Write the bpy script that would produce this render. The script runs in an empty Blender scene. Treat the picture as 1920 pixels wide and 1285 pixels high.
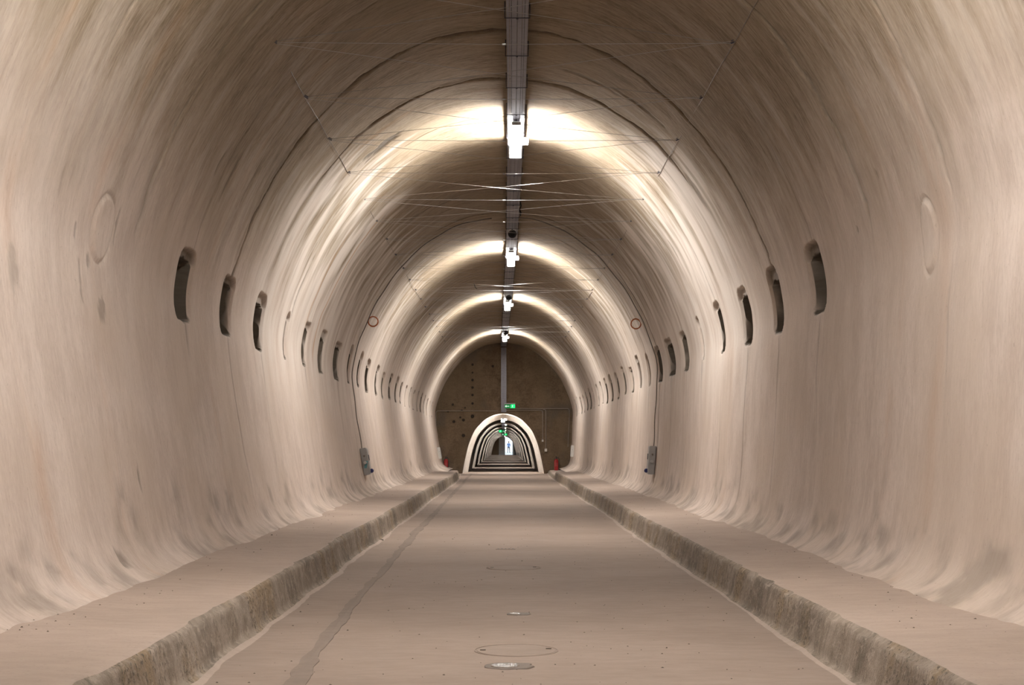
import bpy, bmesh, math, random
import numpy as np
from mathutils import Vector, Matrix

# ---------------------------------------------------------------- camera, world, exposure
F_PX, VPX, VPY, CAM_H = 2600.0, 945.0, 836.0, 1.11
scene = bpy.context.scene
col = scene.collection
cam_d = bpy.data.cameras.new('camera')
cam_d.sensor_fit = 'HORIZONTAL'
cam_d.sensor_width = 36.0
cam_d.lens = F_PX / 1920.0 * 36.0
cam_d.shift_x = (960.0 - VPX) / 1920.0
cam_d.shift_y = (VPY - 642.5) / 1920.0
cam_d.clip_start, cam_d.clip_end = 0.05, 600
cam = bpy.data.objects.new('camera', cam_d)
cam.location = (0, 0, CAM_H)
cam.rotation_euler = (math.pi / 2, 0, 0)
col.objects.link(cam)
scene.camera = cam

world = bpy.data.worlds.new('daylight')
scene.world = world
world.use_nodes = True
world.node_tree.nodes['Background'].inputs[0].default_value = (0.80, 0.90, 1.0, 1)
world.node_tree.nodes['Background'].inputs[1].default_value = 1.7

scene.view_settings.view_transform = 'Standard'
scene.view_settings.look = 'None'
scene.view_settings.gamma = 1.0
scene.view_settings.use_curve_mapping = False
scene.view_settings.exposure = 0.0
scene.cycles.use_light_tree = False
scene.cycles.max_bounces = 5
scene.cycles.diffuse_bounces = 3
scene.cycles.glossy_bounces = 2
LAMP_STRENGTH = 235.0
LAMP_WATT = 100.0
HALL_LAMP_Y = [-14.6, -4.0, 6.7, 17.45, 28.45, 38.0, 49.5]
END_Y = 55.0        # end wall of the hall
EXIT_Y = 165.0      # gate at the far end of the hallway
BACK_Y = -19.0
random.seed(7)

# ---------------------------------------------------------------- helpers
def tag(o, label=None, cat=None, group=None, kind=None):
    if label: o['label'] = label
    if cat: o['category'] = cat
    if group: o['group'] = group
    if kind: o['kind'] = kind
    return o

def empty(name, loc=(0, 0, 0), rot=(0, 0, 0)):
    o = bpy.data.objects.new(name, None)
    o.location = loc
    o.rotation_euler = rot
    o.empty_display_size = 0.1
    col.objects.link(o)
    return o

def copy_tree(o, parent=None):
    c = o.copy()
    col.objects.link(c)
    if parent is not None:
        c.parent = parent
    for ch in list(o.children):
        copy_tree(ch, c)
    return c

class MB:
    """collects simple shapes into one mesh"""
    def __init__(self):
        self.v, self.f = [], []
    def add(self, vs, fs):
        n = len(self.v)
        self.v += [tuple(p) for p in vs]
        self.f += [tuple(i + n for i in q) for q in fs]
        return self
    def box(self, c, s, rx=0, ry=0, rz=0, bevel=0.0):
        m = Matrix.Rotation(rz, 3, 'Z') @ Matrix.Rotation(ry, 3, 'Y') @ Matrix.Rotation(rx, 3, 'X')
        hx, hy, hz = s[0] / 2, s[1] / 2, s[2] / 2
        if bevel <= 0:
            vs = [Vector((x, y, z)) for z in (-hz, hz) for y in (-hy, hy) for x in (-hx, hx)]
            fs = [(0, 2, 3, 1), (4, 5, 7, 6), (0, 1, 5, 4), (2, 6, 7, 3), (0, 4, 6, 2), (1, 3, 7, 5)]
        else:
            bm = bmesh.new()
            bmesh.ops.create_cube(bm, size=1.0)
            bmesh.ops.scale(bm, vec=(s[0], s[1], s[2]), verts=bm.verts)
            bmesh.ops.bevel(bm, geom=list(bm.edges), offset=bevel, segments=2, affect='EDGES', profile=0.6)
            bm.verts.index_update()
            vs = [v.co.copy() for v in bm.verts]
            fs = [tuple(v.index for v in f.verts) for f in bm.faces]
            bm.free()
        return self.add([m @ p + Vector(c) for p in vs], fs)
    def tube(self, pts, r, n=8, cap=True):
        pts = [Vector(p) for p in pts]
        rings, up = [], None
        for i, p in enumerate(pts):
            a = pts[max(i - 1, 0)]
            b = pts[min(i + 1, len(pts) - 1)]
            t = (b - a).normalized()
            if up is None:
                up = Vector((0, 0, 1)) if abs(t.z) < 0.9 else Vector((1, 0, 0))
            u = (up - t * up.dot(t)).normalized()
            up = u
            w = t.cross(u)
            rr = r[i] if isinstance(r, (list, tuple)) else r
            rings.append([p + (u * math.cos(k * 2 * math.pi / n) + w * math.sin(k * 2 * math.pi / n)) * rr for k in range(n)])
        vs = [q for ring in rings for q in ring]
        fs = []
        for i in range(len(rings) - 1):
            for k in range(n):
                k2 = (k + 1) % n
                fs.append((i * n + k, i * n + k2, (i + 1) * n + k2, (i + 1) * n + k))
        if cap:
            fs.append(tuple(range(n - 1, -1, -1)))
            fs.append(tuple((len(rings) - 1) * n + k for k in range(n)))
        return self.add(vs, fs)
    def lathe(self, prof, n=20, c=(0, 0, 0), axis='Z'):
        vs, fs = [], []
        for (r, h) in prof:
            for k in range(n):
                a = k * 2 * math.pi / n
                p = (r * math.cos(a), r * math.sin(a), h)
                if axis == 'Y':
                    p = (p[0], p[2], p[1])
                vs.append(Vector(p) + Vector(c))
        for i in range(len(prof) - 1):
            for k in range(n):
                k2 = (k + 1) % n
                fs.append((i * n + k, i * n + k2, (i + 1) * n + k2, (i + 1) * n + k))
        fs.append(tuple(range(n - 1, -1, -1)))
        fs.append(tuple((len(prof) - 1) * n + k for k in range(n)))
        return self.add(vs, fs)
    def build(self, name, mat, parent=None, smooth=False):
        me = bpy.data.meshes.new(name)
        me.from_pydata(self.v, [], self.f)
        bm = bmesh.new()
        bm.from_mesh(me)
        bmesh.ops.recalc_face_normals(bm, faces=bm.faces)
        bm.to_mesh(me)
        bm.free()
        if smooth:
            me.polygons.foreach_set('use_smooth', [True] * len(me.polygons))
            me.set_sharp_from_angle(angle=math.radians(40))
        me.materials.append(mat)
        o = bpy.data.objects.new(name, me)
        col.objects.link(o)
        if parent is not None:
            o.parent = parent
        return o

def grid_mesh(name, P, mat, attrs=None, normals=None, flip=False, mat_idx=None, smooth=True):
    """P: (rows, cols, 3) array -> quad grid mesh object"""
    R, C = P.shape[:2]
    idx = np.arange(R * C, dtype=np.int32).reshape(R, C)
    q = np.stack([idx[:-1, :-1], idx[:-1, 1:], idx[1:, 1:], idx[1:, :-1]], -1).reshape(-1, 4)
    if flip:
        q = q[:, ::-1]
    me = bpy.data.meshes.new(name)
    me.vertices.add(R * C)
    me.vertices.foreach_set('co', P.reshape(-1).astype(np.float32))
    n = len(q)
    me.loops.add(n * 4)
    me.loops.foreach_set('vertex_index', np.ascontiguousarray(q).reshape(-1).astype(np.int32))
    me.polygons.add(n)
    me.polygons.foreach_set('loop_start', np.arange(0, n * 4, 4, dtype=np.int32))
    if mat_idx is not None:
        me.polygons.foreach_set('material_index', mat_idx.reshape(-1).astype(np.int32))
    me.update(calc_edges=True)
    me.polygons.foreach_set('use_smooth', np.full(n, smooth))
    for m in (mat if isinstance(mat, list) else [mat]):
        me.materials.append(m)
    for k, a in (attrs or {}).items():
        if a.ndim == 3:
            at = me.attributes.new(k, 'FLOAT_VECTOR', 'POINT')
            at.data.foreach_set('vector', a.reshape(-1).astype(np.float32))
        else:
            at = me.attributes.new(k, 'FLOAT', 'POINT')
            at.data.foreach_set('value', a.reshape(-1).astype(np.float32))
    if normals is not None:
        me.normals_split_custom_set_from_vertices(normals.reshape(-1, 3).tolist())
    o = bpy.data.objects.new(name, me)
    col.objects.link(o)
    return o

_tab = np.random.RandomState(3).rand(256, 256)
def vnoise(u, v, seed=0):
    u = np.asarray(u, float) + seed * 17.31
    v = np.asarray(v, float) + seed * 9.17
    iu, iv = np.floor(u).astype(int), np.floor(v).astype(int)
    fu, fv = u - iu, v - iv
    fu = fu * fu * (3 - 2 * fu)
    fv = fv * fv * (3 - 2 * fv)
    a, b = _tab[iu & 255, iv & 255], _tab[(iu + 1) & 255, iv & 255]
    c, d = _tab[iu & 255, (iv + 1) & 255], _tab[(iu + 1) & 255, (iv + 1) & 255]
    return (a * (1 - fu) + b * fu) * (1 - fv) + (c * (1 - fu) + d * fu) * fv - 0.5
def fbm(u, v, seed=0, octs=4, gain=0.5):
    t, amp = 0, 1.0
    for i in range(octs):
        t = t + amp * vnoise(u * 2 ** i, v * 2 ** i, seed + i * 5)
        amp *= gain
    return t
def sstep(a, b, x):
    t = np.clip((x - a) / (b - a), 0, 1)
    return t * t * (3 - 2 * t)

# ---------------------------------------------------------------- materials
def new_mat(name):
    m = bpy.data.materials.new(name)
    m.use_nodes = True
    nt = m.node_tree
    b = nt.nodes['Principled BSDF']
    return m, nt, b
def link(nt, a, b): nt.links.new(a, b)
def mixc(nt, fac, a, b, mode='MIX'):
    n = nt.nodes.new('ShaderNodeMix')
    n.data_type = 'RGBA'
    n.blend_type = mode
    n.clamp_factor = True
    for sock, v in ((n.inputs[0], fac), (n.inputs[6], a), (n.inputs[7], b)):
        if hasattr(v, 'is_linked'):
            link(nt, v, sock)
        elif isinstance(v, (int, float)):
            sock.default_value = v
        else:
            sock.default_value = (*v, 1)
    return n.outputs[2]
def noise(nt, vec, scale, detail=6, rough=0.6, sc=None):
    if sc is not None:
        mp = nt.nodes.new('ShaderNodeMapping')
        mp.inputs['Scale'].default_value = sc
        link(nt, vec, mp.inputs[0])
        vec = mp.outputs[0]
    n = nt.nodes.new('ShaderNodeTexNoise')
    n.inputs['Scale'].default_value = scale
    n.inputs['Detail'].default_value = detail
    n.inputs['Roughness'].default_value = rough
    link(nt, vec, n.inputs['Vector'])
    return n.outputs['Fac']
def ramp(nt, fac, a, b):
    n = nt.nodes.new('ShaderNodeMapRange')
    n.interpolation_type = 'SMOOTHSTEP'
    n.inputs['From Min'].default_value = a
    n.inputs['From Max'].default_value = b
    link(nt, fac, n.inputs['Value'])
    return n.outputs['Result']
def mul(nt, a, b, op='MULTIPLY'):
    n = nt.nodes.new('ShaderNodeMath')
    n.operation = op
    for s, v in ((n.inputs[0], a), (n.inputs[1], b)):
        if hasattr(v, 'is_linked'): link(nt, v, s)
        else: s.default_value = v
    return n.outputs[0]
def attr(nt, name):
    n = nt.nodes.new('ShaderNodeAttribute')
    n.attribute_name = name
    return n
def bump(nt, b, h, strength, dist):
    n = nt.nodes.new('ShaderNodeBump')
    n.inputs['Strength'].default_value = strength
    n.inputs['Distance'].default_value = dist
    link(nt, h, n.inputs['Height'])
    link(nt, n.outputs[0], b.inputs['Normal'])

def wall_material(name, vault_z=(2.3, 4.1), la=(.60, .51, .448), lb=(.47, .387, .33), va=(.34, .272, .197), vb=(.15, .106, .062), lc=(.48, .39, .315)):
    m, nt, b = new_mat(name)
    suv = attr(nt, 'suv').outputs['Vector']
    geo = nt.nodes.new('ShaderNodeNewGeometry')
    sep = nt.nodes.new('ShaderNodeSeparateXYZ')
    link(nt, geo.outputs['Position'], sep.inputs[0])
    broad = noise(nt, suv, 1.0, 4, .62, (0.9, 4.0, 1))
    fine = noise(nt, suv, 1.0, 5, .7, (3.6, 24.0, 1))
    brush = noise(nt, suv, 1.0, 2, .6, (13.0, 75.0, 1))
    cloud = noise(nt, suv, .55, 3, .6)
    blot = noise(nt, suv, 1.0, 5, .65, (1.3, 3.6, 1))
    grain = noise(nt, suv, 1.0, 3, .7, (14.0, 42.0, 1))
    speck = noise(nt, suv, 30, 2, .6)
    t = mul(nt, ramp(nt, broad, .38, .64), .28)
    t = mul(nt, t, mul(nt, ramp(nt, fine, .40, .62), .42), 'ADD')
    t = mul(nt, t, mul(nt, ramp(nt, brush, .38, .64), .34), 'ADD')
    tl = mul(nt, ramp(nt, blot, .40, .62), .55)
    tl = mul(nt, tl, mul(nt, ramp(nt, fine, .40, .62), .22), 'ADD')
    tl = mul(nt, tl, mul(nt, ramp(nt, grain, .40, .62), .36), 'ADD')
    low = mixc(nt, tl, la, lb)
    low = mixc(nt, mul(nt, ramp(nt, cloud, .42, .62), .5), low, lc)
    high = mixc(nt, t, va, vb)
    high = mixc(nt, mul(nt, ramp(nt, cloud, .45, .68), .5), high, (.24, .188, .124))
    zz = mul(nt, sep.outputs['Z'], mul(nt, mul(nt, broad, -.5, 'ADD'), 1.3), 'ADD')
    c = mixc(nt, ramp(nt, zz, *vault_z), low, high)
    c = mixc(nt, mul(nt, ramp(nt, speck, .66, .74), .35), c, (.25, .2, .15))
    c = mixc(nt, attr(nt, 'pale').outputs['Fac'], c, (.63, .565, .505))
    c = mixc(nt, attr(nt, 'rust').outputs['Fac'], c, (.40, .19, .06))
    raw_shade_c = mixc(nt, speck, (.085, .07, .053), (.14, .115, .09))
    c = mixc(nt, attr(nt, 'raw').outputs['Fac'], c, raw_shade_c)
    link(nt, c, b.inputs['Base Color'])
    b.inputs['Roughness'].default_value = .88
    b.inputs['Specular IOR Level'].default_value = .25
    hh = mul(nt, mul(nt, fine, .7), mul(nt, brush, .35), 'ADD')
    bump(nt, b, mul(nt, fine, grain, 'ADD'), .6, .007)
    return m

def ground_material(name, ca, cb, streak=(2.0, .6), stain=(.25, .20, .165)):
    m, nt, b = new_mat(name)
    tc = nt.nodes.new('ShaderNodeNewGeometry').outputs['Position']
    n1 = noise(nt, tc, .8, 4, .6, (.5, .9, 1))
    n2 = noise(nt, tc, 5, 5, .7, (1.0, 2.6, 1))
    n3 = noise(nt, tc, 45, 2, .6, (1, 1.6, 1))
    t = mul(nt, mul(nt, ramp(nt, n1, .35, .65), .55), mul(nt, ramp(nt, n2, .3, .7), .45), 'ADD')
    c = mixc(nt, t, ca, cb)
    c = mixc(nt, mul(nt, ramp(nt, n3, .60, .72), .55), c, stain)
    link(nt, c, b.inputs['Base Color'])
    b.inputs['Roughness'].default_value = .78
    b.inputs['Specular IOR Level'].default_value = .3
    bump(nt, b, mul(nt, n2, mul(nt, n3, .4), 'ADD'), .35, .01)
    return m

def kerb_face_material():
    m, nt, b = new_mat('kerb_face_stained')
    pos = nt.nodes.new('ShaderNodeNewGeometry').outputs['Position']
    n1 = noise(nt, pos, 1.6, 7, .65, (1, 1, .7))
    n2 = noise(nt, pos, 6, 8, .7, (1, 1, .5))
    n3 = noise(nt, pos, 40, 5, .7)
    n4 = noise(nt, pos, 2.3, 5, .6, (1, 1, .3))
    c = mixc(nt, ramp(nt, n2, .35, .65), (.31, .255, .205), (.205, .165, .125))
    c = mixc(nt, mul(nt, ramp(nt, n4, .50, .64), .7), c, (.25, .175, .095))
    c = mixc(nt, mul(nt, ramp(nt, n1, .48, .66), .75), c, (.115, .092, .07))
    n5 = noise(nt, pos, 16, 4, .7)
    c = mixc(nt, mul(nt, ramp(nt, n5, .52, .62), .45), c, (.42, .35, .285))
    c = mixc(nt, mul(nt, mul(nt, ramp(nt, n3, .52, .62), ramp(nt, n4, .40, .58)), .85), c, (.075, .06, .045))
    link(nt, c, b.inputs['Base Color'])
    b.inputs['Roughness'].default_value = .85
    bump(nt, b, mul(nt, n2, mul(nt, n3, .6), 'ADD'), .6, .02)
    return m

def simple(name, c, rough=.5, metal=0.0, var=.12, scale=20, em=None, emc=None):
    m, nt, b = new_mat(name)
    tc = nt.nodes.new('ShaderNodeTexCoord').outputs['Object']
    n = noise(nt, tc, scale, 4, .6)
    dark = tuple(x * (1 - var * 2) for x in c)
    link(nt, mixc(nt, n, dark, tuple(min(1, x * (1 + var)) for x in c)), b.inputs['Base Color'])
    b.inputs['Roughness'].default_value = rough
    b.inputs['Metallic'].default_value = metal
    if em:
        b.inputs['Emission Color'].default_value = (*(emc or c), 1)
        b.inputs['Emission Strength'].default_value = em
    return m

M = {}
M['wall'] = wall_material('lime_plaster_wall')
M['hallway'] = wall_material('hallway_plaster', (6, 8), (.47, .425, .38), (.36, .32, .28), lc=(.42, .37, .32))
M['end'] = wall_material('raw_concrete_end_wall', (7, 9), (.20, .145, .094), (.11, .078, .05), lc=(.15, .11, .068))
M['floor'] = ground_material('dusty_concrete_floor', (.325, .255, .21), (.245, .187, .151))
M['walk'] = ground_material('dusty_walkway_top', (.42, .336, .282), (.33, .26, .213))
M['kerb'] = kerb_face_material()
M['fill'] = ground_material('trench_fill', (.255, .203, .17), (.19, .15, .122), stain=(.16, .125, .10))
M['lid'] = ground_material('manhole_concrete', (.315, .25, .208), (.245, .19, .155))
M['galv'] = simple('galvanised_steel', (.25, .25, .285), .45, .6, .15, 14)
M['galv_dark'] = simple('bracket_steel', (.10, .10, .13), .5, .6)
M['cable'] = simple('black_cable', (.02, .02, .022), .5)
M['housing'] = simple('lamp_housing_grey', (.55, .55, .55), .5)
M['lamp'] = simple('lit_diffuser', (.9, .9, .9), .4, em=LAMP_STRENGTH, emc=(1.0, .97, .935))
M['hall_lamp'] = simple('lit_diffuser_hallway', (.9, .9, .9), .4, em=40, emc=(1.0, .95, .88))
M['slim_lamp'] = simple('lit_diffuser_slim', (.9, .9, .9), .4, em=5, emc=(1.0, .95, .88))
M['cap'] = simple('glowing_end_cap', (.9, .9, .9), .4, em=5.0, emc=(1.0, .97, .93))
M['speaker'] = simple('dark_plastic', (.035, .035, .045), .5)
M['steel_wire'] = simple('steel_wire', (.36, .355, .35), .34, .85)
M['grey_box'] = simple('grey_enclosure', (.34, .33, .32), .5, var=.06)
M['cover'] = simple('enclosure_cover', (.40, .39, .38), .45, var=.05)
M['blue'] = simple('blue_socket', (.02, .025, .14), .4)
M['teal'] = simple('teal_sticker', (.10, .30, .33), .5)
M['orange'] = simple('orange_wire', (.48, .13, .035), .5)
M['red'] = simple('extinguisher_red', (.32, .012, .014), .35)
M['black'] = simple('black_rubber', (.015, .015, .017), .55)
M['white'] = simple('white_plastic', (.62, .60, .56), .5, var=.04)
M['conduit'] = simple('grey_conduit', (.30, .26, .22), .5)
M['conduit_dark'] = simple('dark_conduit', (.17, .14, .115), .6)
M['green'] = simple('exit_green', (.0, .35, .08), .4, em=.18, emc=(.0, .5, .14))
M['green_lit'] = simple('exit_green_lit', (.0, .4, .1), .4, em=1.6, emc=(.0, .75, .16))
M['exit_white'] = simple('exit_white', (.8, .9, .85), .4, em=.8, emc=(.75, 1.0, .85))
M['gate'] = simple('gate_sheet', (.55, .58, .58), .4, .3, .1, 6)
M['gate_dark'] = simple('gate_dark_panel', (.05, .06, .075), .5)
M['gate_post'] = simple('gate_post', (.42, .50, .58), .5)
M['outside'] = simple('pale_paving', (.62, .62, .6), .8, var=.08, scale=2)
M['jacket'] = simple('blue_jacket', (.12, .22, .45), .8)
M['trousers'] = simple('dark_trousers', (.05, .055, .08), .8)
M['skin'] = simple('skin', (.55, .36, .27), .6)
M['hair'] = simple('hair', (.05, .035, .025), .7)
M['hole'] = simple('dark_hole', (.035, .026, .018), .95)
M['grit'] = simple('dark_grit', (.10, .075, .055), .9)
def water_material():
    m, nt, b = new_mat('puddle_water')
    tc = nt.nodes.new('ShaderNodeNewGeometry').outputs['Position']
    n = noise(nt, tc, 26, 3, .5)
    link(nt, mixc(nt, n, (.10, .075, .058), (.16, .12, .095)), b.inputs['Base Color'])
    b.inputs['Roughness'].default_value = .16
    b.inputs['IOR'].default_value = 1.33
    b.inputs['Specular IOR Level'].default_value = .5
    bump(nt, b, n, 1.0, .012)
    return m
M['water'] = water_material()
M['wet'] = simple('wet_concrete', (.15, .115, .09), .62, var=.2, scale=30)

for k in ('green', 'green_lit', 'exit_white', 'cap'):
    M[k].cycles.emission_sampling = 'NONE'

# ---------------------------------------------------------------- hall profile
HALF = [(0, 5.19), (.40, 5.16), (.72, 5.09), (1.03, 4.96), (1.35, 4.76), (1.66, 4.51), (1.89, 4.25), (2.10, 3.98),
        (2.28, 3.70), (2.43, 3.41), (2.61, 2.98), (2.705, 2.65), (2.74, 2.42), (2.725, 2.2), (2.69, 1.8), (2.64, 1.3),
        (2.585, .8), (2.54, .52), (2.485, .37), (2.38, .28), (2.22, .225), (2.1, .20)]
pts = np.array([(-x, z) for x, z in HALF[::-1]] + [(x, z) for x, z in HALF[1:]])
seg = np.r_[0, np.cumsum(np.hypot(*np.diff(pts, axis=0).T))]
S_T = np.linspace(0, seg[-1], 1600)
px_, pz_ = np.interp(S_T, seg, pts[:, 0]), np.interp(S_T, seg, pts[:, 1])
ker = np.exp(-0.5 * (np.arange(-30, 31) / 9.0) ** 2)
ker /= ker.sum()
def smooth(a):
    e = np.r_[2 * a[0] - a[30:0:-1], a, 2 * a[-1] - a[-2:-32:-1]]
    return np.convolve(e, ker, 'valid')
px_, pz_ = smooth(px_), smooth(pz_)
px_ = px_ + 0.08 * (1 - sstep(0.3, 2.3, pz_))          # the lower walls sit a little to the right
S_T = S_T - seg[-1] / 2                                # s = 0 at the crown, negative on the left
tx, tz = np.gradient(px_, S_T), np.gradient(pz_, S_T)
nl = np.hypot(tx, tz)
nx_, nz_ = -tz / nl, tx / nl                           # outward normal
def prof(s):
    return np.interp(s, S_T, px_), np.interp(s, S_T, pz_), np.interp(s, S_T, nx_), np.interp(s, S_T, nz_)
def s_of_z(z, side):
    m = (S_T < 0) if side < 0 else (S_T > 0)
    o = np.argsort(pz_[m])
    return float(np.interp(z, pz_[m][o], S_T[m][o]))
_ang = np.arctan2(px_, pz_ - CAM_H)
def pix(px, py):
    """photo pixel -> (s, y) on the hall surface"""
    a = math.atan2(px - VPX, VPY - py)
    s = float(np.interp(a, _ang, S_T))
    x, z, _, _ = prof(s)
    r = math.hypot(x, z - CAM_H)
    return s, F_PX * r / math.hypot(px - VPX, py - VPY)
def on_wall(s, y, off=0.0):
    """point on the hall surface, off metres towards the inside"""
    x, z, nx, nz = prof(s)
    return Vector((x - nx * off, y, z - nz * off))

# ---------------------------------------------------------------- hall shell (walls + vault) as one relief, three objects
BAY0, BAY = 11.93, 1.755
joints = [(k, BAY0 + BAY * k) for k in range(-5, 25)]
ys = [BACK_Y] + list(np.arange(BACK_Y + .4, 5.2, .4))
y = 5.4
while y < END_Y:
    ys.append(y)
    d = min(abs(y - j) for _, j in joints)
    if y < 28: y += .011 if d < .06 else .024
    else: y += .02 if d < .05 else .042
ys.append(END_Y + .05)
Y = np.array(ys)
ss, s = [], S_T[0]
while s < S_T[-1]:
    ss.append(s)
    z = float(np.interp(s, S_T, pz_))
    s += .017 if 2.05 < z < 3.0 else (.04 if z < .7 else .05)
ss.append(S_T[-1])
S = np.array(ss)
SS, YY = np.meshgrid(S, Y)
bx, bz, bnx, bnz = prof(S)
ZZ = np.broadcast_to(bz, SS.shape)
SIDE = np.where(SS < 0, -1, 1)
H = np.zeros_like(SS)
RAW_SHADE, RUST, PALE = np.zeros_like(SS), np.zeros_like(SS), np.zeros_like(SS)
warp = fbm(SS * .9, YY * .4, 11, 4) * .10
# each poured bay stands a little in or out of its neighbours
kf = (YY + warp - BAY0) / BAY
ki = np.floor(kf).astype(int)
kr = kf - ki
offs = np.random.RandomState(5).uniform(-.008, .008, 400)
H += offs[ki + 100] * (1 - sstep(.93, 1.0, kr)) + offs[ki + 101] * sstep(.93, 1.0, kr)
H += .004 * np.cos(kr * 2 * math.pi)
H += fbm(SS * .5, YY * .5, 1, 3) * .03
H += fbm(SS * 1.2, YY * 4, 2, 3) * .0025 * (1 + 1.2 * sstep(2.6, 3.6, ZZ))
H += fbm(SS * 5, YY * 9, 4, 2) * .0012
# joints between bays: open, ragged grooves
strength = {-3: .35, -2: .45, -1: .75, 0: .15, 1: 1.0, 2: .9, 3: .35, 4: .3, 5: .35, 6: .3, 7: .9, 8: .4, 9: .35, 10: .6, 11: .3, 12: .5, 13: .3, 14: .5}
for k, jy in joints:
    a = strength.get(k, .35)
    sel = np.where(np.abs(Y - jy) < .75)[0]
    if len(sel) < 3: continue
    W = slice(sel[0], sel[-1] + 1)
    s_, y_, z_, sd_ = SS[W], YY[W], ZZ[W], SIDE[W]
    s1 = S[None, :]
    d = np.abs(y_ + warp[W] * .9 + fbm(s1 * 5, s1 * 0, k + 30, 4) * .05 - jy)
    mask = sstep(-.12 - .35 * a, .12 - .1 * a, fbm(s1 * 1.1, s1 * 0 + k * 3.3, 40 + k, 4)) * sstep(2.55, 2.95, z_)
    if k in (2,):
        mask = mask * sstep(3.9, 4.3, z_)
    if k == 1:
        mask = np.maximum(mask, .75 * sstep(2.7, 3.0, z_))
    w = .009 + .046 * a * np.clip(.25 + fbm(s1 * 2.6, s1 * 0, k, 4), 0, 1)
    g = np.exp(-(d / w) ** 2)
    H[W] += .05 * a * mask * g
    R = RAW_SHADE[W]
    R = np.maximum(R, np.clip(mask * g * (.3 + .9 * a), 0, 1))
    soft = np.exp(-(d / .16) ** 2) * mask * a * np.clip(.4 + 1.5 * fbm(s_ * 2, y_ * 10, 60 + k, 3), 0, 1)
    R = np.maximum(R, .32 * soft)
    # thin stain running down the lower wall from the joint
    low = np.exp(-((y_ + fbm(s1 * 1.5, s1 * 0, k + 80, 3) * .12 - jy - .05) / .022) ** 2) * (1 - sstep(2.1, 2.3, z_)) * np.clip(.25 + 1.3 * vnoise(s_ * .9, y_ * 0 + k, 90 + sd_ * 3), 0, 1)
    RAW_SHADE[W] = np.maximum(R, .55 * low)
    H[W] += .012 * low
# niches: slots cast into both walls, some of them filled again
rs = np.random.RandomState(21)
for side in (-1, 1):
    for k in range(0, 24):
        cy = BAY0 + BAY * k + rs.uniform(-.07, .07) - (.0 if side < 0 else -.06)
        zb = (2.22 if side < 0 else 2.28) + rs.uniform(-.03, .03)
        zt = zb + rs.uniform(.42, .50)
        hw, depth = rs.uniform(.17, .28), .30
        if k == 0: zb, zt = 2.21 if side < 0 else 2.29, 2.68 if side < 0 else 2.74
        HWS = (.23, .20, .18, .07, .19, .24, .30, .15) if side < 0 else (.21, .18, .16, .16, .08, .24, .36, .27)
        if k < 8: hw = HWS[k]
        if side < 0 and k == 3: depth = .12
        if side < 0 and k == 5: depth = .10
        if side > 0 and k == 4: depth = .08
        if k > 7 and rs.rand() < .2: depth = .08
        s0, s1 = s_of_z(zb, side), s_of_z(zt, side)
        sc, hs = (s0 + s1) / 2, abs(s1 - s0) / 2
        sel = np.where(np.abs(Y - cy) < .62)[0]
        r0, r1 = sel[0], sel[-1] + 1
        csel = np.where(np.abs(S - sc) < .75)[0]
        c0, c1 = csel[0], csel[-1] + 1
        s_, y_ = SS[r0:r1, c0:c1], YY[r0:r1, c0:c1]
        u = (s_ - sc) * -side                     # up the wall
        v = y_ - cy + fbm(s_ * 4, y_ * 4, 100 + k + side * 40, 2) * .018
        u2 = u + fbm(s_ * 6, y_ * 6, 150 + k + side * 40, 2) * .02
        # outward distance from the slot's rounded outline
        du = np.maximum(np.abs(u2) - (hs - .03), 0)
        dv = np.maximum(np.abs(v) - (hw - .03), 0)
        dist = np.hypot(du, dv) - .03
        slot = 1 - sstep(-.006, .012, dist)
        inside = 1 - sstep(.024, .038, dist)  # niche insides: raw concrete tone, with the recess shade put into the colour
        top = rs.uniform(.05, .13)
        du = np.maximum(np.abs(u2 - top * .5) - (hs + top * .5 - .09), 0)
        dv = np.maximum(np.abs(v) - (hw - .055), 0)
        halo = 1 - sstep(.0, .035, np.hypot(du, dv) - .10)
        H[r0:r1, c0:c1] += slot * depth + halo * .028
        chip = halo * sstep(hs - .02, hs + .02, u2) * (1 - slot)
        RAW_SHADE[r0:r1, c0:c1] = np.maximum(RAW_SHADE[r0:r1, c0:c1], np.maximum(inside * (1.0 if depth > .085 else .6), chip * (.75 if k in (0, 1) else .4)))
        H[r0:r1, c0:c1] += chip * .02
        drip = np.exp(-((v - .08) / .035) ** 2) * (1 - sstep(-hs - .02, -hs, u2)) * sstep(-hs - .45, -hs - .1, u2) * (rs.rand() < .6)
        RAW_SHADE[r0:r1, c0:c1] = np.maximum(RAW_SHADE[r0:r1, c0:c1], drip * .45)
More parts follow.
